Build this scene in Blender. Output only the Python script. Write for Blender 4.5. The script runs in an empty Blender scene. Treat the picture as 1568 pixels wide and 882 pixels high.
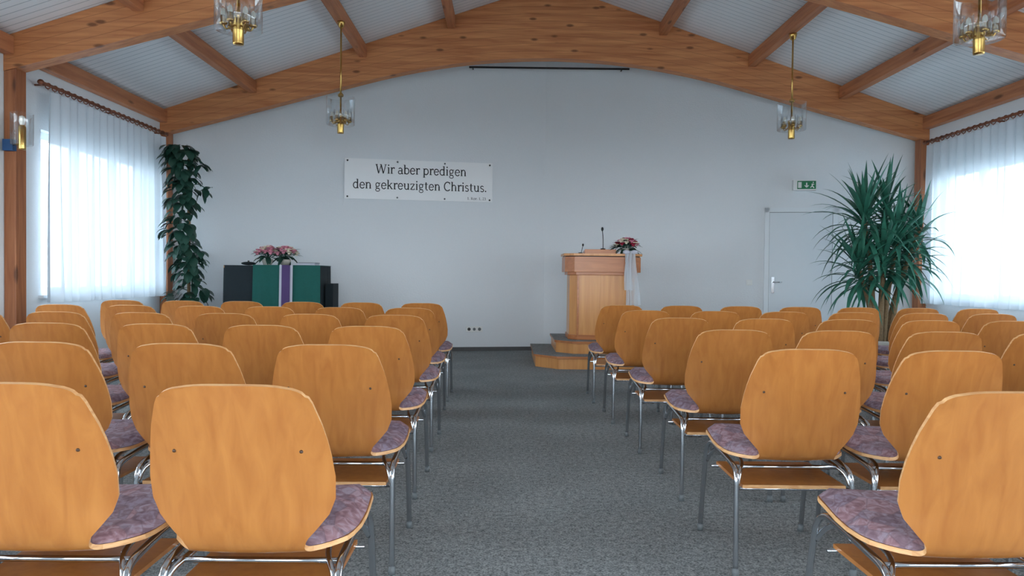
import bpy, math, random
from mathutils import Vector, Matrix
random.seed(7)
R=random.random
def U(a,b): return a+(b-a)*random.random()
scene=bpy.context.scene
scene.view_settings.view_transform='Standard'
scene.view_settings.look='None'
scene.view_settings.exposure=0.0

# ------------------------------------------------------------ materials
def srgb(r,g,b):
    f=lambda c:(c/255/12.92) if c/255<=0.04045 else ((c/255+0.055)/1.055)**2.4
    return (f(r),f(g),f(b),1)
def newmat(name):
    m=bpy.data.materials.new(name); m.use_nodes=True
    nt=m.node_tree; b=nt.nodes['Principled BSDF']
    return m,nt,b
def simple(name,col,rough=0.6,metal=0.0,var=0.08,scale=8.0,bump=0.0,**kw):
    m,nt,b=newmat(name)
    tc=nt.nodes.new('ShaderNodeTexCoord'); n=nt.nodes.new('ShaderNodeTexNoise')
    n.inputs['Scale'].default_value=scale; n.inputs['Detail'].default_value=4
    nt.links.new(tc.outputs['Object'],n.inputs['Vector'])
    mx=nt.nodes.new('ShaderNodeMixRGB')
    c2=[max(0,c*(1-var*2.2)) for c in col[:3]]+[1]
    c1=[min(1,c*(1+var)) for c in col[:3]]+[1]
    mx.inputs[1].default_value=c1; mx.inputs[2].default_value=c2
    nt.links.new(n.outputs['Fac'],mx.inputs[0]); nt.links.new(mx.outputs[0],b.inputs['Base Color'])
    b.inputs['Roughness'].default_value=rough; b.inputs['Metallic'].default_value=metal
    if bump:
        bp=nt.nodes.new('ShaderNodeBump'); bp.inputs['Strength'].default_value=bump; bp.inputs['Distance'].default_value=0.01
        nt.links.new(n.outputs['Fac'],bp.inputs['Height']); nt.links.new(bp.outputs[0],b.inputs['Normal'])
    for k,v in kw.items(): b.inputs[k].default_value=v
    return m
def wood(name,c1,c2,scale=(30,30,2),rough=0.45,knots=False,randomize=0.0,coat=0.0,lam=None):
    m,nt,b=newmat(name); N=nt.nodes.new; L=nt.links.new
    tc=N('ShaderNodeTexCoord'); mp=N('ShaderNodeMapping'); mp.inputs['Scale'].default_value=scale
    L(tc.outputs['Object'],mp.inputs['Vector'])
    src=mp.outputs[0]
    oi=N('ShaderNodeObjectInfo')
    ad=N('ShaderNodeVectorMath'); ad.operation='ADD'; cx=N('ShaderNodeCombineXYZ')
    ml=N('ShaderNodeMath'); ml.operation='MULTIPLY'; ml.inputs[1].default_value=37.0
    L(oi.outputs['Random'],ml.inputs[0])
    for i in range(3): L(ml.outputs[0],cx.inputs[i])
    L(src,ad.inputs[0]); L(cx.outputs[0],ad.inputs[1]); src=ad.outputs[0]
    n=N('ShaderNodeTexNoise'); n.inputs['Scale'].default_value=1.0; n.inputs['Detail'].default_value=6; n.inputs['Distortion'].default_value=0.6
    L(src,n.inputs['Vector'])
    cr=N('ShaderNodeValToRGB'); cr.color_ramp.elements[0].position=0.3; cr.color_ramp.elements[1].position=0.72
    cr.color_ramp.elements[0].color=c2; cr.color_ramp.elements[1].color=c1
    L(n.outputs['Fac'],cr.inputs[0]); out=cr.outputs[0]
    if knots:
        mp2=N('ShaderNodeMapping'); mp2.inputs['Scale'].default_value=knots; L(tc.outputs['Object'],mp2.inputs['Vector'])
        vo=N('ShaderNodeTexVoronoi'); vo.inputs['Scale'].default_value=1.0; L(mp2.outputs[0],vo.inputs['Vector'])
        cr2=N('ShaderNodeValToRGB'); cr2.color_ramp.elements[0].position=0.08; cr2.color_ramp.elements[0].color=(1,1,1,1)
        cr2.color_ramp.elements[1].position=0.16; cr2.color_ramp.elements[1].color=(0,0,0,1)
        L(vo.outputs['Distance'],cr2.inputs[0])
        mk=N('ShaderNodeMixRGB'); mk.inputs[2].default_value=[c*0.3 for c in c2[:3]]+[1]
        mf=N('ShaderNodeMath'); mf.operation='MULTIPLY'; mf.inputs[1].default_value=0.8
        L(cr2.outputs[0],mf.inputs[0]); L(mf.outputs[0],mk.inputs[0]); L(out,mk.inputs[1]); out=mk.outputs[0]
    if randomize:
        hs=N('ShaderNodeHueSaturation'); mr=N('ShaderNodeMapRange')
        mr.inputs['To Min'].default_value=1-randomize; mr.inputs['To Max'].default_value=1+randomize
        L(oi.outputs['Random'],mr.inputs[0]); L(mr.outputs[0],hs.inputs['Value']); L(out,hs.inputs['Color']); out=hs.outputs[0]
    L(out,b.inputs['Base Color']); b.inputs['Roughness'].default_value=rough
    b.inputs['Coat Weight'].default_value=coat; b.inputs['Coat Roughness'].default_value=0.25
    return m
def glassy(name,tint=(0.97,0.99,1,1),gl=0.12):
    m,nt,b=newmat(name); nt.nodes.remove(b); N=nt.nodes.new; L=nt.links.new
    t=N('ShaderNodeBsdfTransparent'); t.inputs[0].default_value=tint
    g=N('ShaderNodeBsdfGlossy'); g.inputs['Roughness'].default_value=0.03
    lw=N('ShaderNodeLayerWeight'); lw.inputs[0].default_value=0.35
    mm=N('ShaderNodeMath'); mm.operation='MULTIPLY_ADD'; mm.inputs[1].default_value=0.5; mm.inputs[2].default_value=gl*0.5
    L(lw.outputs['Fresnel'],mm.inputs[0])
    mx=N('ShaderNodeMixShader'); L(mm.outputs[0],mx.inputs[0]); L(t.outputs[0],mx.inputs[1]); L(g.outputs[0],mx.inputs[2])
    L(mx.outputs[0],nt.nodes['Material Output'].inputs[0]); return m

M={}
M['wall']=simple('wall_paint',srgb(232,236,239),0.9,var=0.012,scale=60,bump=0.25)
M['plate']=simple('acrylic_plate',srgb(250,252,253),0.2,var=0.0)
M['black']=simple('black_print',srgb(20,22,26),0.5)
M['dark']=simple('dark_metal',srgb(45,42,40),0.5)
M['screw']=simple('bronze_screw',srgb(74,50,32),0.45)
M['white']=simple('white_lacquer',srgb(232,238,242),0.45,var=0.01)
M['doorw']=simple('door_leaf_white',srgb(224,231,236),0.45,var=0.01)
M['beam']=wood('glulam_spruce',srgb(222,152,98),srgb(186,112,66),scale=(1.6,30,26),rough=0.55,knots=(2.6,3,7),coat=0.08)
M['purlin']=wood('purlin_spruce',srgb(208,140,96),srgb(172,104,68),scale=(26,1.5,26),rough=0.55,knots=(6,1.6,6))
M['glue']=simple('glue_line',srgb(160,96,56),0.6)
M['post']=wood('post_spruce',srgb(186,120,78),srgb(148,86,52),scale=(26,26,1.5),rough=0.5,knots=(6,6,1.6))
M['ply']=wood('beech_plywood',srgb(182,118,56),srgb(164,100,44),scale=(34,34,1.6),rough=0.36,randomize=0.10,coat=0.35)
M['plyedge']=wood('plywood_edge',srgb(230,182,128),srgb(198,140,88),scale=(20,20,90),rough=0.45)
M['pulpit']=wood('pulpit_veneer',srgb(222,158,92),srgb(204,136,74),scale=(22,22,1.5),rough=0.35,coat=0.3)
M['pulpitd']=wood('pulpit_veneer_dark',srgb(200,126,72),srgb(174,102,54),scale=(2,22,22),rough=0.35,coat=0.3)
M['rail']=wood('curtain_rail_wood',srgb(150,88,58),srgb(108,58,38),scale=(20,2,20),rough=0.4)
M['brass']=simple('brass',srgb(206,166,96),0.24,1.0,var=0.05)
M['chrome']=simple('chrome',srgb(200,203,207),0.13,1.0,var=0.02)
M['grey']=simple('grey_plastic',srgb(105,110,112),0.5)
M['glass']=glassy('lamp_glass')
M['pane']=glassy('window_pane',gl=0.05)
M['bulb']=simple('frosted_bulb',srgb(240,236,225),0.3,var=0.0)
M['blue']=simple('blue_plastic',srgb(40,85,135),0.5)
M['leafd']=simple('leaf_dark',srgb(44,84,70),0.38,var=0.3,scale=6)
M['leafy']=simple('leaf_yucca',srgb(62,128,106),0.36,var=0.32,scale=5)
M['bark']=simple('bark',srgb(150,124,92),0.9,var=0.25,scale=40,bump=0.6)
M['pot']=simple('ceramic_pot',srgb(196,190,180),0.4)
M['soil']=simple('soil',srgb(50,36,26),1.0,var=0.3,scale=60)
M['clothk']=simple('cloth_black_green',srgb(24,36,42),0.85,var=0.1,scale=40)
M['clothg']=simple('cloth_green',srgb(8,88,80),0.8,var=0.08,scale=40)
M['clothp']=simple('cloth_purple',srgb(84,62,112),0.8)
M['clothw']=simple('cloth_white',srgb(196,196,208),0.8,var=0.02)
M['pink']=simple('petal_pink',srgb(232,150,170),0.6,var=0.15,scale=60)
M['red']=simple('petal_red',srgb(170,24,60),0.6,var=0.2,scale=60)
M['cream']=simple('petal_cream',srgb(240,228,205),0.6,var=0.05,scale=60)
M['exitg']=simple('exit_green',srgb(10,120,74),0.4,var=0.0)
M['socket']=simple('socket_white',srgb(235,236,234),0.35,var=0.0)
M['ground_grey']=simple('neutral_bounce_ground',srgb(150,152,150),0.95,var=0.15,scale=2)  # unseen ground, greyed so its bounce does not tint the walls
M['darktrim']=simple('baseboard_dark',srgb(92,92,92),0.7)

# carpet
m,nt,b=newmat('grey_carpet'); N=nt.nodes.new; L=nt.links.new
tc=N('ShaderNodeTexCoord'); n1=N('ShaderNodeTexNoise'); n1.inputs['Scale'].default_value=120; n1.inputs['Detail'].default_value=3; n1.inputs['Roughness'].default_value=0.7
n3=N('ShaderNodeTexNoise'); n3.inputs['Scale'].default_value=38; n3.inputs['Detail'].default_value=5; n3.inputs['Roughness'].default_value=0.8
n2=N('ShaderNodeTexNoise'); n2.inputs['Scale'].default_value=2.2; n2.inputs['Detail'].default_value=3
for q in(n1,n2,n3): L(tc.outputs['Object'],q.inputs['Vector'])
av=N('ShaderNodeMath'); av.operation='MULTIPLY_ADD'; av.inputs[1].default_value=0.55; L(n1.outputs['Fac'],av.inputs[0])
a2=N('ShaderNodeMath'); a2.operation='MULTIPLY'; a2.inputs[1].default_value=0.45; L(n3.outputs['Fac'],a2.inputs[0]); L(a2.outputs[0],av.inputs[2])
cr=N('ShaderNodeValToRGB'); cr.color_ramp.elements[0].position=0.40; cr.color_ramp.elements[1].position=0.60
cr.color_ramp.elements[0].color=srgb(70,75,78); cr.color_ramp.elements[1].color=srgb(166,170,170)
L(av.outputs[0],cr.inputs[0])
hs=N('ShaderNodeHueSaturation'); mr=N('ShaderNodeMapRange'); mr.inputs['From Min'].default_value=0.3; mr.inputs['From Max'].default_value=0.7; mr.inputs['To Min'].default_value=0.88; mr.inputs['To Max'].default_value=1.1
L(n2.outputs['Fac'],mr.inputs[0]); L(mr.outputs[0],hs.inputs['Value']); L(cr.outputs[0],hs.inputs['Color']); L(hs.outputs[0],b.inputs['Base Color'])
bp=N('ShaderNodeBump'); bp.inputs['Strength'].default_value=0.3; bp.inputs['Distance'].default_value=0.004
L(av.outputs[0],bp.inputs['Height']); L(bp.outputs[0],b.inputs['Normal']); b.inputs['Roughness'].default_value=0.95
M['carpet']=m
# ceiling boards (grooves run across the purlins -> repeat along Y)
m,nt,b=newmat('white_ceiling_boards'); N=nt.nodes.new; L=nt.links.new
tc=N('ShaderNodeTexCoord'); sx=N('ShaderNodeSeparateXYZ'); L(tc.outputs['Object'],sx.inputs[0])
a=N('ShaderNodeMath'); a.operation='MULTIPLY'; a.inputs[1].default_value=1/0.096; L(sx.outputs['Y'],a.inputs[0])
fr=N('ShaderNodeMath'); fr.operation='FRACT'; L(a.outputs[0],fr.inputs[0])
lt=N('ShaderNodeMath'); lt.operation='LESS_THAN'; lt.inputs[1].default_value=0.10; L(fr.outputs[0],lt.inputs[0])
mx=N('ShaderNodeMixRGB'); mx.inputs[1].default_value=srgb(242,244,246); mx.inputs[2].default_value=srgb(190,197,203)
L(lt.outputs[0],mx.inputs[0]); L(mx.outputs[0],b.inputs['Base Color']); b.inputs['Roughness'].default_value=0.6
bp=N('ShaderNodeBump'); bp.invert=True; bp.inputs['Strength'].default_value=0.5; bp.inputs['Distance'].default_value=0.006
L(lt.outputs[0],bp.inputs['Height']); L(bp.outputs[0],b.inputs['Normal'])
M['ceil']=m
# cushion
m,nt,b=newmat('cushion_fabric'); N=nt.nodes.new; L=nt.links.new
tc=N('ShaderNodeTexCoord'); oi=N('ShaderNodeObjectInfo'); ad=N('ShaderNodeVectorMath'); ad.operation='ADD'
cx=N('ShaderNodeCombineXYZ'); L(oi.outputs['Random'],cx.inputs[0]); L(oi.outputs['Random'],cx.inputs[1])
L(tc.outputs['Object'],ad.inputs[0]); L(cx.outputs[0],ad.inputs[1])
vo=N('ShaderNodeTexVoronoi'); vo.inputs['Scale'].default_value=17; L(ad.outputs[0],vo.inputs['Vector'])
ve=N('ShaderNodeTexVoronoi'); ve.feature='DISTANCE_TO_EDGE'; ve.inputs['Scale'].default_value=17; L(ad.outputs[0],ve.inputs['Vector'])
nn=N('ShaderNodeTexNoise'); nn.inputs['Scale'].default_value=28; nn.inputs['Detail'].default_value=4; nn.inputs['Distortion'].default_value=1.5; L(ad.outputs[0],nn.inputs['Vector'])
c1=N('ShaderNodeValToRGB'); e=c1.color_ramp.elements; e[0].position=0.35; e[0].color=srgb(124,98,106); e[1].position=0.6; e[1].color=srgb(162,146,156)
x=e.new(0.48); x.color=srgb(146,120,128)
L(nn.outputs['Fac'],c1.inputs[0])
sp=N('ShaderNodeSeparateColor'); L(vo.outputs['Color'],sp.inputs[0])
mx=N('ShaderNodeMixRGB'); mx.blend_type='MULTIPLY'; mx.inputs[0].default_value=0.5
c2=N('ShaderNodeValToRGB'); c2.color_ramp.interpolation='CONSTANT'; e=c2.color_ramp.elements; e[0].color=srgb(245,208,205); e[1].position=0.7; e[1].color=srgb(164,162,186); x=e.new(0.35); x.color=srgb(215,212,222)
L(sp.outputs[0],c2.inputs[0]); L(c1.outputs[0],mx.inputs[1]); L(c2.outputs[0],mx.inputs[2])
lt=N('ShaderNodeMath'); lt.operation='LESS_THAN'; lt.inputs[1].default_value=0.03; L(ve.outputs['Distance'],lt.inputs[0])
ml=N('ShaderNodeMath'); ml.operation='MULTIPLY'; ml.inputs[1].default_value=0.35; L(lt.outputs[0],ml.inputs[0])
m2=N('ShaderNodeMixRGB'); m2.inputs[2].default_value=srgb(92,72,80); L(ml.outputs[0],m2.inputs[0]); L(mx.outputs[0],m2.inputs[1]); L(m2.outputs[0],b.inputs['Base Color'])
b.inputs['Roughness'].default_value=0.85
M['cushion']=m
# sheer curtain: thin weave, denser where the cloth turns edge-on in the folds
def sheer(name,tr,trl):
    m,nt,b=newmat(name); nt.nodes.remove(b); N=nt.nodes.new; L=nt.links.new
    t=N('ShaderNodeBsdfTransparent'); d=N('ShaderNodeBsdfDiffuse'); d.inputs[0].default_value=(0.76,0.81,0.86,1)
    tl=N('ShaderNodeBsdfTranslucent'); tl.inputs[0].default_value=(0.80,0.89,0.96,1)
    a1=N('ShaderNodeMixShader'); a1.inputs[0].default_value=trl; L(d.outputs[0],a1.inputs[1]); L(tl.outputs[0],a1.inputs[2])
    lw=N('ShaderNodeLayerWeight'); lw.inputs[0].default_value=0.5
    mr=N('ShaderNodeMapRange'); mr.inputs['From Min'].default_value=0.1; mr.inputs['From Max'].default_value=0.85; mr.inputs['To Min'].default_value=tr*2.2; mr.inputs['To Max'].default_value=tr*0.1; L(lw.outputs['Facing'],mr.inputs[0])
    a2=N('ShaderNodeMixShader'); L(mr.outputs[0],a2.inputs[0]); L(a1.outputs[0],a2.inputs[1]); L(t.outputs[0],a2.inputs[2])
    L(a2.outputs[0],nt.nodes['Material Output'].inputs[0]); return m
M['sheer']=sheer('sheer_curtain_fabric',0.05,0.19)
M['sheer_lit']=sheer('sheer_curtain_lit_copy',0.08,0.30)  # copy of the same cloth, passing more light so the right curtain glows brighter
M['ribbon']=sheer('organza_ribbon',0.15,0.3)

# ------------------------------------------------------------ mesh builder
def catmull(pts,n=6):
    P=[Vector(p) for p in pts]; out=[]
    for i in range(len(P)-1):
        p0=P[max(i-1,0)];p1=P[i];p2=P[i+1];p3=P[min(i+2,len(P)-1)]
        for k in range(n):
            t=k/n
            out.append(0.5*((2*p1)+(p2-p0)*t+(2*p0-5*p1+4*p2-p3)*t*t+(3*p1-p0-3*p2+p3)*t**3))
    out.append(P[-1]); return out
class MB:
    def __init__(s): s.v=[];s.f=[];s.m=[];s.s=[];s.mats=[]
    def mi(s,k):
        if k not in s.mats: s.mats.append(k)
        return s.mats.index(k)
    def add(s,vs,fs,mat,smooth=False,xf=None):
        o=len(s.v); k=s.mi(mat)
        for p in vs:
            p=Vector(p)
            if xf is not None: p=xf@p
            s.v.append(tuple(p))
        for f in fs: s.f.append([i+o for i in f]); s.m.append(k); s.s.append(smooth)
    def box(s,x0,x1,y0,y1,z0,z1,mat,xf=None):
        vs=[(x,y,z) for z in(z0,z1) for y in(y0,y1) for x in(x0,x1)]
        s.add(vs,[(0,2,3,1),(4,5,7,6),(0,1,5,4),(2,6,7,3),(0,4,6,2),(1,3,7,5)],mat,False,xf)
    def prism(s,poly,z0,z1,mat,xf=None,topmat=None):
        n=len(poly); vs=[(x,y,z0) for x,y in poly]+[(x,y,z1) for x,y in poly]
        s.add(vs,[tuple(reversed(range(n)))]+[(i,(i+1)%n,n+(i+1)%n,n+i) for i in range(n)],mat,False,xf)
        s.add([(x,y,z1) for x,y in poly],[tuple(range(n))],topmat or mat,False,xf)
    def tube(s,pts,r,mat,seg=8,xf=None,cap=True):
        P=[Vector(p) for p in pts]; n=len(P); vs=[];prev=None
        for i,p in enumerate(P):
            t=(P[min(i+1,n-1)]-P[max(i-1,0)]).normalized()
            if prev is None:
                a=Vector((1,0,0)) if abs(t.x)<0.8 else Vector((0,1,0)); u=t.cross(a).normalized()
            else: u=(prev-t*prev.dot(t)).normalized()
            prev=u; w=t.cross(u); rr=r[i] if isinstance(r,(list,tuple)) else r
            for k in range(seg):
                a=2*math.pi*k/seg; vs.append(p+(u*math.cos(a)+w*math.sin(a))*rr)
        fs=[(i*seg+k,i*seg+(k+1)%seg,(i+1)*seg+(k+1)%seg,(i+1)*seg+k) for i in range(n-1) for k in range(seg)]
        if cap: fs+= [tuple(reversed(range(seg))),tuple(range((n-1)*seg,n*seg))]
        s.add(vs,fs,mat,True,xf)
    def lathe(s,prof,c,mat,seg=20,xf=None):
        vs=[];n=len(prof)
        for r,z in prof:
            for k in range(seg):
                a=2*math.pi*k/seg; vs.append((c[0]+r*math.cos(a),c[1]+r*math.sin(a),c[2]+z))
        fs=[(i*seg+k,i*seg+(k+1)%seg,(i+1)*seg+(k+1)%seg,(i+1)*seg+k) for i in range(n-1) for k in range(seg)]
        s.add(vs,fs,mat,True,xf)
    def ell(s,c,r,mat,seg=10,rings=6,xf=None):
        if not isinstance(r,(list,tuple)): r=(r,r,r)
        vs=[];
        for i in range(rings+1):
            t=math.pi*i/rings
            for k in range(seg):
                a=2*math.pi*k/seg
                vs.append((c[0]+r[0]*math.sin(t)*math.cos(a),c[1]+r[1]*math.sin(t)*math.sin(a),c[2]+r[2]*math.cos(t)))
        fs=[(i*seg+k,(i+1)*seg+k,(i+1)*seg+(k+1)%seg,i*seg+(k+1)%seg) for i in range(rings) for k in range(seg)]
        s.add(vs,fs,mat,True,xf)
    def grid(s,fn,nu,nv,mat,smooth=True,xf=None):
        vs=[fn(i/nu,j/nv) for j in range(nv+1) for i in range(nu+1)]
        fs=[(j*(nu+1)+i,j*(nu+1)+i+1,(j+1)*(nu+1)+i+1,(j+1)*(nu+1)+i) for j in range(nv) for i in range(nu)]
        s.add(vs,fs,mat,smooth,xf)
    def mesh(s,name):
        me=bpy.data.meshes.new(name); me.from_pydata(s.v,[],s.f)
        for k in s.mats: me.materials.append(M[k])
        me.polygons.foreach_set('material_index',s.m); me.polygons.foreach_set('use_smooth',s.s); me.update()
        return me
    def obj(s,name,loc=(0,0,0),rz=0,bevel=0):
        o=bpy.data.objects.new(name,s.mesh(name)); scene.collection.objects.link(o)
        o.location=loc; o.rotation_euler=(0,0,rz)
        if bevel:
            b=o.modifiers.new('bevel','BEVEL'); b.width=bevel; b.segments=2; b.limit_method='ANGLE'; b.angle_limit=math.radians(50)
        return o

# ------------------------------------------------------------ room constants
XL,XR=-4.5,5.5; XC=0.55; YC=10.0; YF=10.9; Y0=-2.6
SL=0.336; ZR=4.87
def zc(x): return ZR-SL*abs(x-XC)
# floor
b=MB(); b.box(XL-0.25,XR+0.25,Y0-0.2,11.3,-0.1,0,'carpet'); b.obj('floor')
g=MB(); g.box(-40,40,-40,40,-0.3,-0.2,'ground_grey'); g.obj('ground_outside')  # unseen ground, added to keep sky light from coming up from below
# ceiling
b=MB()
for sx,xe in((-1,XL-0.3),(1,XR+0.3)):
    vs=[(XC,Y0-0.2,ZR),(xe,Y0-0.2,zc(xe)),(xe,11.3,zc(xe)),(XC,11.3,ZR)]
    vs+=[(x,y,z+0.12) for x,y,z in vs]
    b.add(vs,[(0,1,2,3),(7,6,5,4),(0,4,5,1),(1,5,6,2),(2,6,7,3),(3,7,4,0)],'ceil')
b.obj('ceiling')
# side walls
WZ0,WZ1=0.85,2.45
wins=[(7.3,9.6,WZ0,WZ1),(3.95,6.4,0.35,2.6),(0.65,3.3,0.35,2.6),(-2.4,0.2,0.35,2.6)]  # unseen near-bay windows are added, made taller to brighten the room
def sidewall(name,xa,xb):
    b=MB(); x_in=xa if abs(xa)<abs(xb) else xb
    top=zc(x_in)-0.02; x0,x1=min(xa,xb),max(xa,xb)
    y=Y0
    for (a,c,z0,z1) in sorted(wins):
        b.box(x0,x1,y,a,0,top,'wall'); b.box(x0,x1,a,c,0,z0,'wall'); b.box(x0,x1,a,c,z1,top,'wall'); y=c
    b.box(x0,x1,y,10.15,0,top,'wall')
    return b.obj(name)
sidewall('wall_left',XL,XL-0.24); sidewall('wall_right',XR,XR+0.24)
# rear wall behind the camera, with an added window opening sized to set the room light
RZ0,RZ1,RX0,RX1=0.7,2.5,-1.9,2.9
b=MB(); b.box(XL,XR,Y0-0.2,Y0,0,RZ0,'wall'); b.box(XL,RX0,Y0-0.2,Y0,RZ0,RZ1,'wall'); b.box(RX1,XR,Y0-0.2,Y0,RZ0,RZ1,'wall')
b.add([(XL,Y0,RZ1),(XR,Y0,RZ1),(XR,Y0,zc(XR)),(XC,Y0,ZR),(XL,Y0,zc(XL))],[(0,1,2,3,4)],'wall'); b.obj('wall_rear')
# folded back wall
b=MB()
th=0.2
vs=[]
for x,y in [(XL,YC),(XC,YF),(XR,YC)]:
    vs+=[(x,y,0),(x,y,zc(x)-0.005),(x,y+th,0),(x,y+th,zc(x)-0.005)]
fs=[]
for i in(0,4): fs+=[(i,i+4,i+5,i+1),(i+2,i+3,i+7,i+6),(i,i+2,i+6,i+4),(i+1,i+5,i+7,i+3)]
fs+=[(0,1,3,2),(8,10,11,9)]
b.add(vs,fs,'wall'); b.obj('wall_back')
angL=math.atan2(YF-YC,XC-XL); angR=math.atan2(YC-YF,XR-XC)
lenL=math.hypot(YF-YC,XC-XL); lenR=math.hypot(YF-YC,XR-XC)
XFL=Matrix.Translation((XL,YC,0))@Matrix.Rotation(angL,4,'Z')
XFR=Matrix.Translation((XC,YF,0))@Matrix.Rotation(angR,4,'Z')
# baseboards
b=MB(); b.box(0.15,lenL-0.01,-0.015,-0.001,0.0,0.055,'darktrim'); o=b.obj('baseboard_back_left'); o.matrix_world=XFL
b=MB(); b.box(0.01,3.0,-0.015,-0.001,0.0,0.055,'darktrim'); o=b.obj('baseboard_back_right'); o.matrix_world=XFR
b=MB(); b.box(XL+0.001,XL+0.015,Y0,6.7,0,0.055,'darktrim'); b.obj('baseboard_left')
b=MB(); b.box(XR-0.015,XR-0.001,Y0,6.7,0,0.055,'darktrim'); b.obj('baseboard_right')
# dark rail under the arch
b=MB(); b.tube([(-0.55,10.6,4.0),(1.7,10.6,4.0)],0.014,'dark'); b.tube([(-0.5,10.6,4.0),(-0.5,10.72,4.0)],0.01,'dark'); b.tube([(1.6,10.6,4.0),(1.6,10.72,4.0)],0.01,'dark'); b.obj('hanging_rail')

# ------------------------------------------------------------ timber
def zb(dx):
    dx=abs(dx)
    if dx>2.4: return 3.58-0.27*(dx-2.4)
    return 3.904-0.324*(dx/2.4)**2
def archbeam(y0,y1):
    b=MB(); xs=[XL+0.002+(XR-XL-0.004)*i/60 for i in range(61)]; xs.append(XC); xs=sorted(set(xs))
    vs=[];n=len(xs)
    for x in xs:
        for y in(y0,y1):
            vs+=[(x,y,zb(x-XC)),(x,y,zc(x)-0.004)]
    fs=[]
    for i in range(n-1):
        a=i*4;c=a+4
        fs+=[(a,c,c+1,a+1),(a+2,a+3,c+3,c+2),(a,a+2,c+2,c),(a+1,c+1,c+3,a+3)]
    fs+=[(0,1,3,2),((n-1)*4,(n-1)*4+2,(n-1)*4+3,(n-1)*4+1)]
    b.add(vs,fs,'beam')
    for yy in (y0-0.0012,):
        for k in range(1,9):
            off=0.095*k
            seg=[x for x in xs if zb(x-XC)+off<zc(x)-0.03]
            for a,c in zip(seg[:-1],seg[1:]):
                if c-a>0.4: continue
                za,zd=zb(a-XC)+off,zb(c-XC)+off
                b.add([(a,yy,za),(c,yy,zd),(c,yy,zd+0.003),(a,yy,za+0.003)],[(0,1,2,3)],'glue')
    return b.obj('arch_beam')
BY=[9.78,6.76,3.6,0.4]
for y in BY: archbeam(y,y+0.16)
gaps=[(Y0+0.01,0.396),(0.564,3.596),(3.764,6.756),(6.924,9.776)]
for px in(-3.3,-1.88,-0.74,2.0,3.16,4.35):
    h=0.05; zt0=min(zc(px-h),zc(px+h))-0.003
    for a,c in gaps:
        b=MB(); b.box(px-h,px+h,a,c,zt0-0.15,zt0,'purlin'); b.obj('purlin',bevel=0.006)
for xa,xb_ in((XL+0.004,XL+0.1),(XR-0.1,XR-0.004)):
    zt=min(zc(xa),zc(xb_))-0.004
    for a,c in gaps:
        b=MB(); b.box(xa,xb_,a,c,zt-0.16,zt,'purlin'); b.obj('wall_plate_beam',bevel=0.006)
for y in BY:
    for xa,xb_ in((XL+0.004,XL+0.11),(XR-0.11,XR-0.004)):
        b=MB(); ta,tb=zb(xa-XC)-0.003,zb(xb_-XC)-0.003
        vs=[(xa,y,0),(xb_,y,0),(xb_,y+0.15,0),(xa,y+0.15,0),(xa,y,ta),(xb_,y,tb),(xb_,y+0.15,tb),(xa,y+0.15,ta)]
        b.add(vs,[(0,3,2,1),(4,5,6,7),(0,1,5,4),(1,2,6,5),(2,3,7,6),(3,0,4,7)],'post'); b.obj('timber_post',bevel=0.006)

# ------------------------------------------------------------ windows, curtains
def window(y0,y1,z0,z1,side,n):
    b=MB(); x=(XL-0.12) if side<0 else (XR+0.12); w=0.03
    def bar(ya,yb,za,zb_,t=w): b.box(x-t,x+t,ya,yb,za,zb_,'white')
    bar(y0,y1,z0,z0+0.07);bar(y0,y1,z1-0.07,z1);bar(y0,y0+0.07,z0+0.07,z1-0.07);bar(y1-0.07,y1,z0+0.07,z1-0.07)
    for i in (1,2):
        c=y0+(y1-y0)*i/3; bar(c-0.05,c+0.05,z0+0.07,z1-0.07)
    b.box(x-0.004,x+0.004,y0+0.07,y1-0.07,z0+0.07,z1-0.07,'pane')
    xi=XL if side<0 else XR
    b.box(min(xi,xi-side*0.05),max(xi,xi-side*0.05),y0-0.04,y1+0.04,z0-0.03,z0,'white')
    b.obj('window_%d'%n)
wn=1
for (a,c,z0,z1) in wins:
    for s in(-1,1):
        window(a,c,z0,z1,s,wn); wn+=1
b=MB()
b.box(RX0,RX1,Y0-0.13,Y0-0.07,RZ0,RZ0+0.07,'white'); b.box(RX0,RX1,Y0-0.13,Y0-0.07,RZ1-0.07,RZ1,'white')
for i in range(5):
    x=RX0+0.03+i*((RX1-RX0-0.06)/4); b.box(x-0.03,x+0.03,Y0-0.129,Y0-0.071,RZ0+0.07,RZ1-0.07,'white')
b.obj('window_%d'%wn)  # unseen rear window, added for the light it lets in
def curtain(side,y0,y1,mat):
    x=(XL+0.13) if side<0 else (XR-0.13)
    b=MB(); n=int((y1-y0)/0.01)
    ph=U(0,6)
    def fn(u,v):
        y=y0+(y1-y0)*u; z=2.80-(2.80-0.78)*v
        a=0.018+0.024*v
        w=math.sin(y*2*math.pi/0.15+ph+1.5*math.sin(y*3.1)+0.5*math.sin(v*2+y))*a+math.sin(y*2*math.pi/0.41+v)*0.018*(0.3+v)
        return (x+w,y,z)
    b.grid(fn,n,14,mat); b.obj('sheer_curtain')
    b=MB(); zr=2.85
    b.tube([(x,y0-0.08,zr),(x,y1+0.04,zr)],0.016,'rail',10)
    b.ell((x,y0-0.11,zr),(0.028,0.035,0.028),'rail'); 
    if side>0: b.ell((x,y1+0.06,zr),(0.026,0.03,0.026),'rail')
    k=int((y1-y0)/0.105)
    for i in range(k+1):
        y=y0+(y1-y0)*i/k
        c=[(x+0.026*math.cos(t*math.pi/6),y,zr-0.008+0.026*math.sin(t*math.pi/6)) for t in range(13)]
        b.tube(c,0.0055,'rail',5,cap=False)
        b.tube([(x,y,zr-0.03),(x,y,zr-0.049)],0.003,'rail',4)
    for y in(y0,(y0+y1)/2,y1-0.05):
        b.tube([(x+side*0.126,y,zr),(x,y,zr)],0.009,'rail',6)
    b.obj('curtain_rail')
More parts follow.
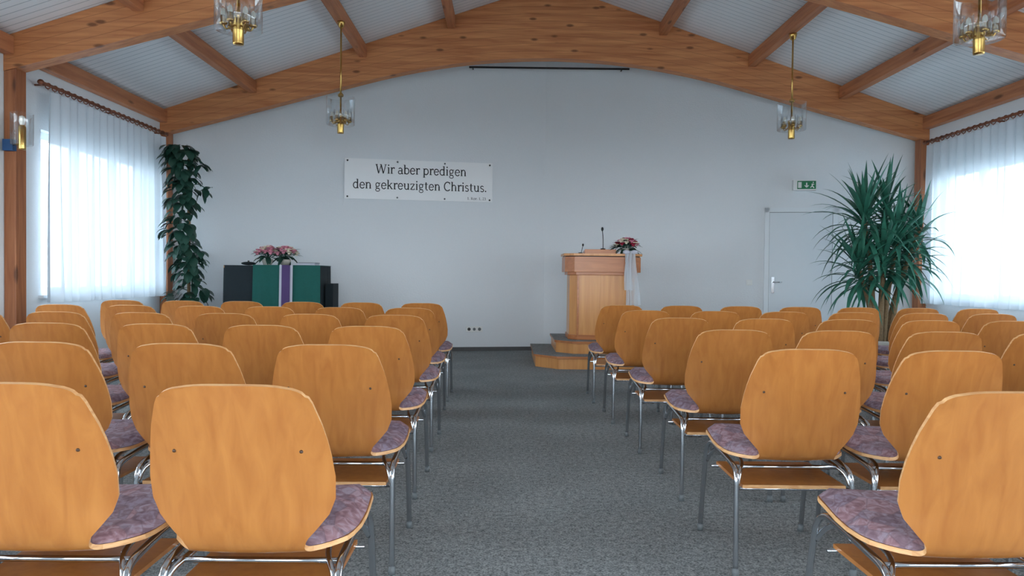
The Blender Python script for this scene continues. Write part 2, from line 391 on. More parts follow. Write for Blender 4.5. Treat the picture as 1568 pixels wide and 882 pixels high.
curtain(-1,7.2,9.68,'sheer'); curtain(1,7.0,9.6,'sheer_lit')

# ------------------------------------------------------------ chair
CL=[(0.0,0.848),(0.022,0.762),(0.045,0.665),(0.066,0.568),(0.082,0.494),(0.105,0.447),(0.15,0.426),(0.24,0.420),(0.34,0.428),(0.44,0.443),(0.515,0.446),(0.555,0.430)]
cl=catmull([(0,y,z) for y,z in CL],8)
S=[0.0]
for a,c in zip(cl[:-1],cl[1:]): S.append(S[-1]+(c-a).length)
ST=S[-1]
def cpos(s):
    s=max(0,min(ST,s))
    for i in range(len(S)-1):
        if S[i+1]>=s:
            t=(s-S[i])/(S[i+1]-S[i]); return cl[i].lerp(cl[i+1],t)
    return cl[-1]
WK=[(0.0,0.118),(0.004,0.140),(0.012,0.155),(0.025,0.166),(0.045,0.176),(0.10,0.193),(0.16,0.206),(0.23,0.214),(0.285,0.212),(0.325,0.197),(0.36,0.170),(0.39,0.145),(0.42,0.136),(0.46,0.150),(0.50,0.184),(0.54,0.215),(0.60,0.234),(0.70,0.240),(0.80,0.234),(0.84,0.222),(ST-0.03,0.20),(ST-0.012,0.17),(ST,0.12)]
WK=[w for w in WK if w[0]<=ST]; WK.sort()
def cw(s):
    if s<=0: return WK[0][1]
    for (a,wa),(c,wc) in zip(WK[:-1],WK[1:]):
        if c>=s:
            t=(s-a)/(c-a) if c>a else 0
            return wa+(wc-wa)*t
    return WK[-1][1]
def sm(a,c,x):
    t=max(0,min(1,(x-a)/(c-a))); return t*t*(3-2*t)
def shell(u,s):
    p=cpos(s); w=cw(s); back=1-sm(0.30,0.48,s)
    q=u*w/0.214
    y=p.y+0.034*q*q*back*sm(-0.12,0.2,s); z=p.z+0.010*q*q*(1-back)
    if s<0.03: z-=0.006*(u**4)
    return Vector((u*w,y,z))
def build_chair():
    b=MB()
    sv=[0,0.003,0.007,0.012,0.02,0.03,0.045,0.07,0.10,0.14,0.18,0.21,0.23,0.25,0.27,0.285,0.30,0.3125,0.325,0.335,0.345,0.355,0.365,0.375,0.385,0.395,0.405,0.415,0.425,0.435,0.445,0.46,0.48,0.50,0.52,0.54,0.57,0.62,0.68,0.74,0.80,ST-0.05,ST-0.03,ST-0.018,ST-0.008,ST]
    sv=sorted(v for v in sv if 0<=v<=ST)
    nu=14; T=0.012
    F=[];B=[]
    for s in sv:
        for i in range(nu+1):
            u=-1+2*i/nu
            p=shell(u,s); du=shell(min(1,u+0.02),s)-shell(max(-1,u-0.02),s); p2=cpos(s+0.01)-cpos(s-0.01)
            n=du.cross(Vector((0,p2.y,p2.z))).normalized()
            if n.z<0 and s>0.5: n=-n
            if n.y<0 and s<=0.3: n=-n
            if 0.3<s<=0.5 and (n.y+n.z)<0: n=-n
            F.append(p+n*T/2); B.append(p-n*T/2)
    W=nu+1; n=len(sv); o=len(F)
    fs=[];rim=[]
    for j in range(n-1):
        for i in range(nu):
            a=j*W+i; fs.append((a,a+W,a+W+1,a+1)); fs.append((o+a,o+a+1,o+a+W+1,o+a+W))
    b.add(F+B,fs,'ply',True)
    for j in range(n-1):
        a=j*W; rim.append((a,o+a,o+a+W,a+W)); a=j*W+nu; rim.append((a,a+W,o+a+W,o+a))
    for i in range(nu):
        rim.append((i,i+1,o+i+1,o+i)); a=(n-1)*W+i; rim.append((a,o+a,o+a+1,a+1))
    b.add(F+B,rim,'plyedge',False)
    for sx in(-1,1):
        s=0.165; u=sx*0.70; p=shell(u,s); 
        b.tube([(p.x,p.y-0.0090,p.z+0.002),(p.x,p.y+0.0,p.z)],0.0042,'screw',8)
    s0,s1=0.455,ST-0.012
    def top(u,v):
        s=s0+(s1-s0)*v; uu=(u*2-1); p=shell(uu*0.98,s)
        e=max(abs(uu),abs(2*v-1)); t=0.034*(max(0,1-e**5))**0.5+0.007
        return (p.x,p.y,p.z+t)
    def bot(u,v):
        s=s0+(s1-s0)*v; q=shell((u*2-1)*0.98,s); return (q.x,q.y,q.z+0.0065)
    b.grid(top,14,16,'cushion'); 
    b.grid(lambda u,v:bot(1-u,v),14,16,'cushion')
    for sx in(-1,1):
        pts=[(sx*0.218,0.615,0.014),(sx*0.217,0.58,0.20),(sx*0.216,0.55,0.33),(sx*0.214,0.53,0.382),(sx*0.210,0.48,0.412),(sx*0.208,0.39,0.408),(sx*0.208,0.24,0.398),(sx*0.209,0.165,0.388),(sx*0.211,0.135,0.364),(sx*0.213,0.128,0.31),(sx*0.214,0.12,0.17),(sx*0.216,0.112,0.014)]
        b.tube(catmull(pts,4),0.0105,'chrome',8)
        b.tube([(sx*0.218,0.617,0),(sx*0.2178,0.612,0.03)],0.0135,'grey',8)
        b.tube([(sx*0.216,0.112,0),(sx*0.2158,0.113,0.03)],0.0135,'grey',8)
        pts=[(sx*0.208,0.13,0.33),(sx*0.195,0.15,0.373),(sx*0.172,0.2,0.396),(sx*0.160,0.3,0.404),(sx*0.172,0.43,0.412),(sx*0.196,0.51,0.37),(sx*0.21,0.548,0.32)]
        b.tube(catmull(pts,4),0.008,'chrome',7)
    b.tube([(-0.205,0.49,0.405),(0.205,0.49,0.405)],0.008,'chrome',7)
    b.tube([(-0.205,0.18,0.389),(0.205,0.18,0.389)],0.008,'chrome',7)
    b.box(-0.19,0.19,0.13,0.48,0.322,0.334,'ply')
    b.box(-0.19,0.19,0.126,0.130,0.322,0.334,'plyedge')
    b.tube([(-0.212,0.14,0.317),(0.212,0.14,0.317)],0.006,'chrome',6)
    b.tube([(-0.212,0.47,0.317),(0.212,0.47,0.317)],0.006,'chrome',6)
    return b.mesh('chair')
cm=build_chair()
rows=[v-0.075 for v in(1.75,2.68,3.62,4.58,5.5,6.4)]
lx=[-0.61,-0.62,-0.65,-0.67,-0.70,-0.71]; rx=[1.14,1.066,1.08,1.056,1.02,0.98]
for r,d in enumerate(rows):
    for k in range(6):
        x=lx[r]-0.505*k
        o=bpy.data.objects.new('chair',cm); scene.collection.objects.link(o)
        o.location=(x+U(-.005,.005),d+U(-0.012,0.012),0); o.rotation_euler=(0,0,math.radians(U(-0.8,0.8)))
    for k in range(7):
        x=rx[r]+0.505*k
        o=bpy.data.objects.new('chair',cm); scene.collection.objects.link(o)
        o.location=(x+U(-.005,.005),d+U(-0.012,0.012),0); o.rotation_euler=(0,0,math.radians(U(-0.8,0.8)))

# ------------------------------------------------------------ pulpit + podium
def cham(x0,x1,y0,y1,c): return [(x0,y0+c),(x0+c,y0),(x1-c,y0),(x1,y0+c),(x1,y1),(x0,y1)]
b=MB()
b.prism(cham(0.36,2.2,8.72,10.3,0.26),0,0.125,'pulpit'); b.prism(cham(0.34,2.22,8.70,10.3,0.26),0.125,0.15,'pulpitd',topmat='carpet')
b.prism(cham(0.62,2.1,9.02,10.2,0.2),0.15,0.275,'pulpit'); b.prism(cham(0.60,2.12,9.0,10.2,0.2),0.275,0.30,'pulpitd',topmat='carpet')
b.obj('podium_steps')
b=MB()
b.prism(cham(0.79,1.60,9.25,9.75,0.10),0.302,1.10,'pulpit')
b.prism(cham(0.775,1.615,9.235,9.76,0.10),0.302,0.36,'pulpitd')
for x in(0.885,1.505): b.box(x-0.012,x+0.012,9.238,9.252,0.36,1.10,'pulpitd')
b.prism(cham(0.76,1.63,9.22,9.77,0.10),1.10,1.135,'pulpitd')
b.prism(cham(0.725,1.665,9.19,9.79,0.11),1.135,1.325,'pulpitd')
b.prism(cham(0.735,1.655,9.20,9.78,0.11),1.325,1.335,'dark')
b.prism(cham(0.71,1.68,9.175,9.80,0.11),1.335,1.365,'pulpit')
b.add([(0.97,9.3,1.366),(1.36,9.3,1.366),(1.36,9.72,1.366),(0.97,9.72,1.366),(0.97,9.3,1.42),(1.36,9.3,1.42),(1.36,9.72,1.375),(0.97,9.72,1.375)],[(4,5,6,7),(0,1,5,4),(1,2,6,5),(2,3,7,6),(3,0,4,7)],'pulpitd')
b.obj('pulpit',bevel=0.004)
b=MB(); b.lathe([(0.0,0.0),(0.03,0.0),(0.03,0.012),(0.0,0.014)],(1.20,9.34,1.42),'black')
b.tube(catmull([(1.20,9.34,1.43),(1.20,9.345,1.55),(1.195,9.38,1.66)],6),0.005,'black',6); b.ell((1.195,9.385,1.675),(0.016,0.016,0.026),'black'); b.obj('gooseneck_microphone')
b=MB(); b.lathe([(0.0,0.0),(0.025,0.0),(0.025,0.012),(0.0,0.014)],(0.92,9.35,1.367),'black')
b.tube(catmull([(0.93,9.35,1.375),(0.94,9.35,1.42),(0.955,9.38,1.47)],5),0.004,'black',6); b.ell((0.955,9.385,1.475),(0.012,0.012,0.018),'black'); b.obj('small_microphone')

# ------------------------------------------------------------ flowers
def leaf(b,p,d,up,L_,W_,mat,droop=0.3,n=5,fold=0.2):
    d=Vector(d).normalized(); side=d.cross(Vector(up)); 
    if side.length<1e-3: side=Vector((1,0,0))
    side.normalize(); nn=side.cross(d)
    vs=[];c=Vector(p);dd=d.copy()
    for i in range(n+1):
        t=i/n; w=W_*(math.sin(math.pi*min(1,0.12+t*0.88))**0.75)*0.5 if t<1 else 0.001
        nn=side.cross(dd)
        vs+=[c-side*w+nn*w*fold,c,c+side*w+nn*w*fold]
        c=c+dd*(L_/n); dd=(dd+Vector((0,0,-droop/n*1.6))).normalized()
    fs=[]
    for i in range(n):
        a=i*3; fs+=[(a,a+1,a+4,a+3),(a+1,a+2,a+5,a+4)]
    b.add(vs,fs,mat,True)
def rose(b,c,r,mat):
    c=Vector(c); b.ell(c,(r*0.55,r*0.55,r*0.6),mat,8,5)
    for ring,(k,rr,tilt) in enumerate([(4,0.45,0.3),(6,0.75,0.6)]):
        for i in range(k):
            a=2*math.pi*(i+0.5*ring)/k+U(-.2,.2)
            d=Vector((math.cos(a),math.sin(a),1.2-tilt*1.5)).normalized()
            p=c+Vector((math.cos(a),math.sin(a),0))*r*rr*0.6
            t=Vector((-math.sin(a),math.cos(a),0)); n=t.cross(d)
            vs=[];nu=4
            for v in range(4):
                for u in range(nu+1):
                    uu=u/nu*2-1; vv=v/3
                    w=r*0.65*math.sin(math.pi*(0.25+0.6*vv))
                    vs.append(p+t*uu*w+d*(vv*r*0.9-0.2*r)+n*(-uu*uu*0.3*r))
            b.add(vs,[(v*(nu+1)+u,v*(nu+1)+u+1,(v+1)*(nu+1)+u+1,(v+1)*(nu+1)+u) for v in range(3) for u in range(nu)],mat,True)
def bouquet(b,c,rad,h,cols,n,leaves,fr=0.03):
    c=Vector(c)
    for i in range(leaves):
        a=U(0,6.28);e=U(-0.5,0.8); d=(math.cos(a)*math.cos(e),math.sin(a)*math.cos(e),math.sin(e))
        leaf(b,c+Vector(d)*rad*0.3,d,(0,0,1),rad*U(0.8,1.15),rad*0.3,'leafd',0.5)
    for i in range(n):
        a=i*2.4+U(-.3,.3); q=math.sqrt((i+0.5)/n)
        p=c+Vector((math.cos(a)*q*rad*0.85,math.sin(a)*q*rad*0.85,h*(1-q*q*0.8)))
        b.tube([c-Vector((0,0,h*0.4)),p],0.003,'leafd',4)
        rose(b,p,fr*U(0.85,1.2),random.choice(cols))
b=MB(); c0=(1.50,9.36,1.437)
b.lathe([(0.0,-0.069),(0.055,-0.069),(0.075,-0.02),(0.07,0.0),(0.0,0.0)],c0,'pot')
bouquet(b,(c0[0],c0[1],c0[2]+0.01),0.16,0.11,['pink','red','cream','red','cream'],26,40,0.034)
for i in range(10):
    leaf(b,(c0[0]-0.05,c0[1],c0[2]+0.02),(-1,U(-.5,.5),U(-.1,.4)),(0,0,1),U(0.14,0.22),0.045,'leafd',0.5)
b.obj('pulpit_bouquet')
b=MB()
for (x,w,z1,ph) in((1.50,0.10,0.92,0),(1.56,0.11,0.74,1.5),(1.475,0.06,0.66,2.2)):
    def fn(u,v,x=x,w=w,z1=z1,ph=ph):
        z=1.40+(z1-1.40)*v; yy=9.15-0.012*math.sin(ph+u*9+v*3)-0.02*v
        return (x-0.02*math.sin(v*3+ph)+(u-0.5)*w*(0.55+0.6*v),yy,z)
    b.grid(fn,10,14,'ribbon')
for sx in(-1,1):
    b.ell((1.51+sx*0.05,9.145,1.385),(0.045,0.015,0.025),'clothw')
b.obj('organza_ribbon_bow')

# ------------------------------------------------------------ altar table
b=MB()
b.prism([(-3.75,8.95),(-1.9,8.95),(-1.9,9.95),(-3.75,9.85)],0,0.15,'pulpitd',topmat='carpet'); b.obj('altar_podium')
TX0,TX1,TY0,TY1,TZ=-3.42,-2.27,9.12,9.72,1.175
def drape(b,x0,x1,y0,y1,zt,zb_,mat,off,amp,flare=0.03,n=90):
    P=[(x0,y1),(x0,y0),(x1,y0),(x1,y1)]
    Ls=[math.dist(P[i],P[(i+1)%4]) for i in range(4)];T=sum(Ls)
    def pt(t):
        s=t*T
        for i in range(4):
            if s<=Ls[i]+1e-9:
                f=s/Ls[i];a=P[i];c=P[(i+1)%4]; return (a[0]+(c[0]-a[0])*f,a[1]+(c[1]-a[1])*f,i)
            s-=Ls[i]
        return (P[0][0],P[0][1],0)
    nrm=[(-1,0),(0,-1),(1,0),(0,1)]
    def fn(u,v):
        x,y,i=pt(min(u,0.9999) if u<1 else 0); nx,ny=nrm[i]
        k=off+(flare*v+amp*v*math.sin(u*T*26+math.sin(u*40)))
        return (x+nx*k,y+ny*k,zt+(zb_-zt)*v)
    b.grid(fn,n,6,mat)
    b.add([(x0-off,y0-off,zt),(x1+off,y0-off,zt),(x1+off,y1+off,zt),(x0-off,y1+off,zt)],[(0,1,2,3)],mat)
b=MB()
for x in(TX0+0.04,TX1-0.04):
    for y in(TY0+0.04,TY1-0.04): b.box(x-0.025,x+0.025,y-0.025,y+0.025,0.15,TZ-0.03,'pulpit')
b.box(TX0,TX1,TY0,TY1,TZ-0.035,TZ-0.006,'pulpit')
drape(b,TX0,TX1,TY0,TY1,TZ,0.19,'clothk',0.004,0.010,0.02,160)
def hang(x0,x1,yoff,mat,z1,amp,fl):
    def f1(u,v):
        x=x0+(x1-x0)*u
        return (x+(u-0.5)*fl*v,TY0-yoff-0.03*v-amp*(0.2+v)*math.sin(x*34+0.6*math.sin(v*3)),TZ+0.006+(z1-TZ)*v)
    b.grid(f1,40,10,mat)
    b.box(x0,x1,TY0-yoff,TY1-0.05,TZ+0.001,TZ+0.007,mat)
hang(-3.06,-2.25,0.02,'clothg',0.35,0.012,0.02)
hang(-2.735,-2.575,0.040,'clothw',0.40,0.003,0.0)
hang(-2.705,-2.605,0.048,'clothp',0.42,0.003,0.0)
b.box(-2.235,-2.14,9.30,9.60,0.152,0.96,'clothk')
b.obj('altar_table',bevel=0)
for (x,y,cols) in((-2.95,9.3,['pink','cream','pink']),(-2.74,9.33,['pink','pink','cream'])):
    b=MB(); b.lathe([(0,0),(0.05,0),(0.07,0.06),(0.065,0.07),(0,0.065)],(x,y,TZ+0.010),'pot')
    bouquet(b,(x,y,TZ+0.12),0.16,0.11,cols,22,30,0.037); b.obj('rose_arrangement')
b=MB(); b.prism([(-2.56,9.2),(-2.34,9.2),(-2.34,9.42),(-2.56,9.42)],TZ+0.009,TZ+0.035,'clothw'); b.box(-2.565,-2.335,9.195,9.425,TZ+0.035,TZ+0.04,'clothk'); b.obj('altar_bible')
b=MB(); b.ell((-3.2,9.35,TZ+0.025),(0.09,0.07,0.022),'clothk',16,8); b.tube([(-3.2,9.35,TZ+0.04),(-3.2,9.35,TZ+0.06)],0.012,'dark'); b.obj('covered_offering_plate')

# ------------------------------------------------------------ text sign
def arc(cx,cy,rx,ry,a0,a1,n=12):
    return [(cx+rx*math.cos(math.radians(a0+(a1-a0)*i/n)),cy+ry*math.sin(math.radians(a0+(a1-a0)*i/n))) for i in range(n+1)]
K=0.105;T_=0.062;SF=0.05
def serif(x,y,l,r): return ([(x-l,y),(x+r,y)],SF)
GL={
'i':(0.27,[([(0.14,0),(0.14,0.47)],K),serif(0.14,0.02,.09,.09),serif(0.14,0.455,.10,.0),('dot',0.135,0.63,0.06)]),
'r':(0.38,[([(0.13,0),(0.13,0.47)],K),serif(0.13,0.02,.09,.11),serif(0.13,0.455,.10,.0),(arc(0.32,0.29,0.17,0.17,165,75),T_+.01),('dot',0.345,0.42,0.055)]),
'n':(0.58,[([(0.13,0),(0.13,0.47)],K),serif(0.13,0.02,.09,.09),serif(0.13,0.455,.10,.0),(arc(0.29,0.29,0.15,0.165,170,0),T_+.015),([(0.44,0.3),(0.44,0)],K),serif(0.44,0.02,.08,.09)]),
'h':(0.58,[([(0.13,0),(0.13,0.70)],K),serif(0.13,0.02,.09,.09),serif(0.13,0.685,.10,.0),(arc(0.29,0.29,0.15,0.165,170,0),T_+.015),([(0.44,0.3),(0.44,0)],K),serif(0.44,0.02,.08,.09)]),
'u':(0.58,[([(0.13,0.47),(0.13,0.18)],K),serif(0.13,0.455,.10,.0),(arc(0.28,0.18,0.15,0.16,180,350),T_+.015),([(0.44,0.47),(0.44,0)],K),serif(0.44,0.455,.10,.0),serif(0.44,0.02,.0,.1)]),
'e':(0.50,[(arc(0.26,0.235,0.19,0.225,-35,-355,20),0.08),([(0.08,0.25),(0.44,0.25)],T_)]),
'a':(0.50,[(arc(0.24,0.31,0.14,0.145,150,0),T_+.015),([(0.38,0.32),(0.38,0.05),(0.47,0.02)],K-.01),(arc(0.22,0.13,0.145,0.125,40,330,16),0.07)]),
'b':(0.55,[([(0.13,0),(0.13,0.70)],K),serif(0.13,0.685,.10,.0),(arc(0.29,0.235,0.19,0.22,150,-150,18),0.08)]),
'd':(0.56,[([(0.42,0),(0.42,0.70)],K),serif(0.42,0.685,.10,.0),serif(0.42,0.02,.0,.10),(arc(0.26,0.235,0.19,0.22,30,330,18),0.08)]),
'p':(0.56,[([(0.13,-0.2),(0.13,0.47)],K),serif(0.13,0.455,.10,.0),serif(0.13,-0.19,.09,.09),(arc(0.29,0.235,0.19,0.22,150,-150,18),0.08)]),
'g':(0.52,[(arc(0.24,0.31,0.145,0.145,0,360,18),0.072),([(0.33,0.42),(0.48,0.44)],T_),([(0.15,0.19),(0.11,0.1),(0.2,0.05),(0.36,0.04)],T_+.01),(arc(0.25,-0.08,0.17,0.11,0,360,18),0.06),([(0.36,0.04),(0.42,-0.06)],T_)]),
'k':(0.56,[([(0.13,0),(0.13,0.70)],K),serif(0.13,0.02,.09,.09),serif(0.13,0.685,.10,.0),([(0.15,0.2),(0.42,0.455)],T_),([(0.25,0.28),(0.46,0.01)],K-.01),serif(0.42,0.455,.08,.08),serif(0.46,0.02,.07,.08)]),
'z':(0.46,[([(0.06,0.445),(0.40,0.445)],T_),([(0.38,0.44),(0.07,0.03)],0.085),([(0.05,0.025),(0.41,0.025)],T_),([(0.07,0.45),(0.07,0.36)],T_),([(0.40,0.02),(0.40,0.11)],T_)]),
't':(0.37,[([(0.16,0.60),(0.16,0.1)],K),(arc(0.26,0.11,0.10,0.095,180,300),T_+.01),([(0.04,0.455),(0.32,0.455)],SF)]),
's':(0.42,[(arc(0.21,0.345,0.125,0.11,30,230,12)+arc(0.21,0.12,0.14,0.11,70,-150,12),0.075)]),
'o':(0.54,[(arc(0.27,0.235,0.19,0.22,0,360,20),0.08)]),
'C':(0.64,[(arc(0.36,0.34,0.28,0.33,50,315,20),0.09),([(0.55,0.66),(0.55,0.5)],T_)]),
'W':(0.98,[([(0.08,0.68),(0.27,0.0)],K),([(0.27,0.0),(0.47,0.6)],T_),([(0.47,0.66),(0.67,0.0)],K),([(0.67,0.0),(0.87,0.68)],T_),serif(0.08,0.665,.08,.11),serif(0.87,0.665,.1,.08),serif(0.47,0.665,.1,.06)]),
'K':(0.64,[([(0.14,0),(0.14,0.68)],K),serif(0.14,0.02,.09,.09),serif(0.14,0.665,.09,.09),([(0.16,0.28),(0.50,0.66)],T_),([(0.27,0.38),(0.54,0.01)],K)]),
'.':(0.25,[('dot',0.11,0.05,0.06)]),
',':(0.25,[('dot',0.11,0.05,0.06),([(0.13,0.05),(0.07,-0.1)],T_)]),
'1':(0.5,[([(0.26,0),(0.26,0.66)],K),serif(0.26,0.02,.13,.13),([(0.26,0.64),(0.12,0.56)],T_)]),
'2':(0.5,[(arc(0.25,0.48,0.15,0.16,160,-30)+[(0.08,0.03),(0.42,0.03)],0.075)]),
'3':(0.5,[(arc(0.23,0.50,0.14,0.14,150,-90)+arc(0.23,0.18,0.17,0.17,90,-150),0.075)]),
' ':(0.25,[])}
def ribbon(b,pts,w,y,mat,xf):
    n=len(pts)
    for i in range(n-1):
        (x0,z0),(x1,z1)=pts[i],pts[i+1]; L_=math.hypot(x1-x0,z1-z0)
        if L_<1e-6: continue
        dx,dz=(x1-x0)/L_,(z1-z0)/L_; ex=w*0.12 if n>2 else 0
        ax,az=x0-dx*ex,z0-dz*ex; bx,bz=x1+dx*ex,z1+dz*ex; px,pz=-dz*w/2,dx*w/2
        b.add([(ax-px,y,az-pz),(bx-px,y,bz-pz),(bx+px,y,bz+pz),(ax+px,y,az+pz)],[(0,1,2,3)],mat,False,xf)
def text(b,s,x0,x1,z,y,mat,xf=None,hs=None):
    tot=sum(GL[c][0] for c in s); sc=(x1-x0)/tot; vs=(hs or 1.0)*sc; x=x0
    for c in s:
        adv,st=GL[c]
        for q in st:
            if q[0]=='dot':
                _,cx_,cz_,r=q; b.add([(x+(cx_+r*math.cos(a*0.6283))*sc,y,z+(cz_+r*math.sin(a*0.6283))*vs) for a in range(10)],[tuple(range(10))],mat,False,xf)
            else: ribbon(b,[(x+px*sc,z+pz*vs) for px,pz in q[0]],q[1]*sc,y,mat,xf)
        x+=adv*sc
sl=(-2.244-XL)/math.cos(angL)
Z0=2.12
b=MB(); b.box(sl,sl+2.06,-0.030,-0.018,Z0,Z0+0.555,'plate')
text(b,'Wir aber predigen',sl+0.42,sl+1.69,Z0+0.36,-0.0315,'black',hs=1.15)
text(b,'den gekreuzigten Christus.',sl+0.11,sl+1.985,Z0+0.145,-0.0315,'black',hs=1.15)
text(b,'1. Kor. 1, 23',sl+1.70,sl+1.97,Z0+0.03,-0.0315,'black')
for x in(0.04,0.72,1.38,2.02):
    for z in(0.03,0.525): b.tube([(sl+x,-0.04,Z0+z),(sl+x,-0.001,Z0+z)],0.012,'grey' if 0.5<x<1.5 else 'dark',10)
o=b.obj('bible_verse_sign'); o.matrix_world=XFL
so=(-0.45-XL)/math.cos(angL)
b=MB(); b.box(so-0.12,so+0.12,-0.012,-0.001,0.27,0.35,'socket')
for i in(-1,0,1):
    b.tube([(so+i*0.075,-0.0135,0.31),(so+i*0.075,-0.006,0.31)],0.024 if i else 0.022,'dark' if i<0 else 'grey',12)
o=b.obj('wall_socket_triple',bevel=0.003); o.matrix_world=XFL
def rx_at(px):  # distance along right half of the wall for a sight line
    k=(px-775)/1150; t=(YF-YC)/(XR-XC)
    X=k*(YF+t*XC)/(1+k*t); return (X-XC)/math.cos(angR)
s=rx_at(1148); b=MB(); b.box(s-0.04,s+0.04,-0.012,-0.001,0.98,1.06,'socket'); b.box(s-0.028,s+0.028,-0.017,-0.012,0.99,1.05,'socket'); o=b.obj('light_switch',bevel=0.003); o.matrix_world=XFR
s=rx_at(1229); b=MB(); b.box(s-0.15,s+0.15,-0.10,-0.002,2.28,2.42,'socket'); b.box(s-0.10,s+0.14,-0.104,-0.10,2.295,2.405,'exitg')
zz=2.35
b.box(s-0.09,s-0.045,-0.106,-0.104,2.31,2.39,'socket')
ribbon(b,[(s+0.02,zz+0.03),(s+0.02,zz-0.025)],0.016,-0.1062,'socket',None); ribbon(b,[(s-0.005,zz-0.005),(s+0.02,zz-0.032)],0.012,-0.1062,'socket',None); ribbon(b,[(s+0.045,zz-0.005),(s+0.02,zz-0.032)],0.012,-0.1062,'socket',None)
ribbon(b,[(s+0.10,zz+0.015),(s+0.09,zz-0.012),(s+0.115,zz-0.04)],0.014,-0.1062,'socket',None); ribbon(b,[(s+0.09,zz-0.012),(s+0.07,zz-0.038)],0.011,-0.1062,'socket',None); ribbon(b,[(s+0.08,zz+0.01),(s+0.12,zz+0.008)],0.009,-0.1062,'socket',None)
b.ell((s+0.105,-0.105,zz+0.033),(0.009,0.002,0.009),'socket')
o=b.obj('exit_sign',bevel=0.004); o.matrix_world=XFR
s0,s1=rx_at(1176),rx_at(1276); b=MB()
b.box(s0-0.05,s0+0.01,-0.03,-0.001,0,2.05,'white');b.box(s1-0.01,s1+0.05,-0.03,-0.001,0,2.05,'white');b.box(s0-0.05,s1+0.05,-0.03,-0.001,1.99,2.05,'white')
b.box(s0+0.014,s1-0.014,-0.022,-0.002,0.01,1.984,'doorw')
b.box(s0+0.01,s0+0.014,-0.02,-0.001,0.0,1.99,'grey'); b.box(s1-0.014,s1-0.01,-0.02,-0.001,0.0,1.99,'grey'); b.box(s0+0.01,s1-0.01,-0.02,-0.001,1.984,1.99,'grey')
b.box(s0+0.05,s0+0.085,-0.03,-0.022,0.88,1.10,'chrome'); b.tube([(s0+0.067,-0.03,1.03),(s0+0.067,-0.07,1.03),(s0+0.18,-0.07,1.03)],0.009,'chrome')
o=b.obj('door_1'); o.matrix_world=XFR

# ------------------------------------------------------------ lamps
def pendant(x,y,ztop,zbot):
    b=MB(); z=zbot
    b.lathe([(0,0),(0.034,0.0),(0.036,0.01),(0.036,0.17),(0.045,0.18),(0.045,0.2),(0.02,0.21),(0.012,0.23),(0.009,0.25)],(x,y,z),'brass')
    b.tube([(x,y,z+0.24),(x,y,ztop)],0.010,'brass',8)
    b.lathe([(0.009,0),(0.03,0.01),(0.032,0.03),(0.012,0.05),(0.009,0.06)],(x,y,z+0.40),'brass')
    b.lathe([(0.009,-0.07),(0.028,-0.06),(0.042,-0.015),(0.045,0),(0,0)],(x,y,ztop),'brass')
    for i in range(6):
        a=i*math.pi/3+0.3; ca,sa=math.cos(a),math.sin(a)
        b.tube(catmull([(x+0.04*ca,y+0.04*sa,z+0.12),(x+0.075*ca,y+0.075*sa,z+0.10),(x+0.095*ca,y+0.095*sa,z+0.13)],4),0.006,'brass',6)
        c=(x+0.095*ca,y+0.095*sa,z+0.125)
        b.lathe([(0,0),(0.02,0),(0.028,0.012),(0.022,0.02),(0.020,0.06),(0,0.06)],c,'brass',10)
        b.lathe([(0.012,0.06),(0.018,0.075),(0.014,0.10),(0,0.115)],c,'bulb',10)
        b.lathe([(0.030,0.015),(0.032,0.06),(0.032,0.13)],c,'glass',12)
    b.lathe([(0.045,0.095),(0.15,0.095),(0.155,0.10),(0.155,0.40),(0.150,0.402)],(x,y,z),'glass',32)
    b.obj('pendant_lamp')
for (x,y,zz_) in((-1.86,8.4,2.645),(3.17,8.4,2.645),(-1.82,5.1,2.625),(3.19,5.1,2.625)):
    pendant(x,y,zc(x)-0.155-0.024,zz_)
b=MB(); sx_,sy_,sz_=XL+0.23,6.66,2.15
b.box(XL+0.03,XL+0.12,6.70,6.756,sz_+0.0,sz_+0.1,'blue')
b.tube([(XL+0.10,6.72,sz_+0.05),(sx_,sy_,sz_+0.05)],0.008,'brass')
b.lathe([(0,0),(0.03,0),(0.032,0.01),(0.032,0.2),(0.025,0.215),(0,0.215)],(sx_,sy_,sz_),'brass')
b.lathe([(0.03,0.04),(0.085,0.04),(0.09,0.045),(0.09,0.32)],(sx_,sy_,sz_),'glass',24)
b.lathe([(0,0.30),(0.022,0.29),(0.026,0.25),(0.015,0.215)],(sx_,sy_,sz_),'bulb')
b.obj('wall_sconce')

# ------------------------------------------------------------ plants
b=MB(); px,py=-3.98,9.45
b.lathe([(0,0),(0.15,0),(0.19,0.28),(0.2,0.3),(0.17,0.3),(0.16,0.26),(0,0.26)],(px,py,0),'pot'); b.lathe([(0,0.262),(0.16,0.262)],(px,py,0),'soil')
b.tube([(px,py,0.2),(px,py,2.5)],0.022,'bark',8)
path=catmull([(0,0,0.26),(0.06,-0.04,0.7),(0.04,-0.05,1.2),(-0.09,-0.04,1.6),(-0.04,-0.04,2.1),(-0.08,-0.04,2.5),(-0.12,-0.03,2.64)],12)
b.tube([(px+p.x,py+p.y,p.z) for p in path],0.012,'leafd',6)
for i in range(430):
    t=U(0.06,1); p=path[int(t*(len(path)-1))]; a=U(math.pi,2*math.pi) if R()<0.7 else U(0,6.28)
    rr=U(0.02,0.14)*(0.7 if t>0.93 else 1)
    pos=Vector((px+p.x+math.cos(a)*rr*1.15,py+p.y+math.sin(a)*rr*0.9,p.z+U(-0.04,0.05)))
    d=Vector((math.cos(a)*1.0,math.sin(a)*0.8,U(-1.0,0.2)))
    leaf(b,pos,d,(U(-.3,.3),U(-.3,.3),1),U(0.12,0.19),U(0.075,0.11),'leafd',0.9,5,0.15)
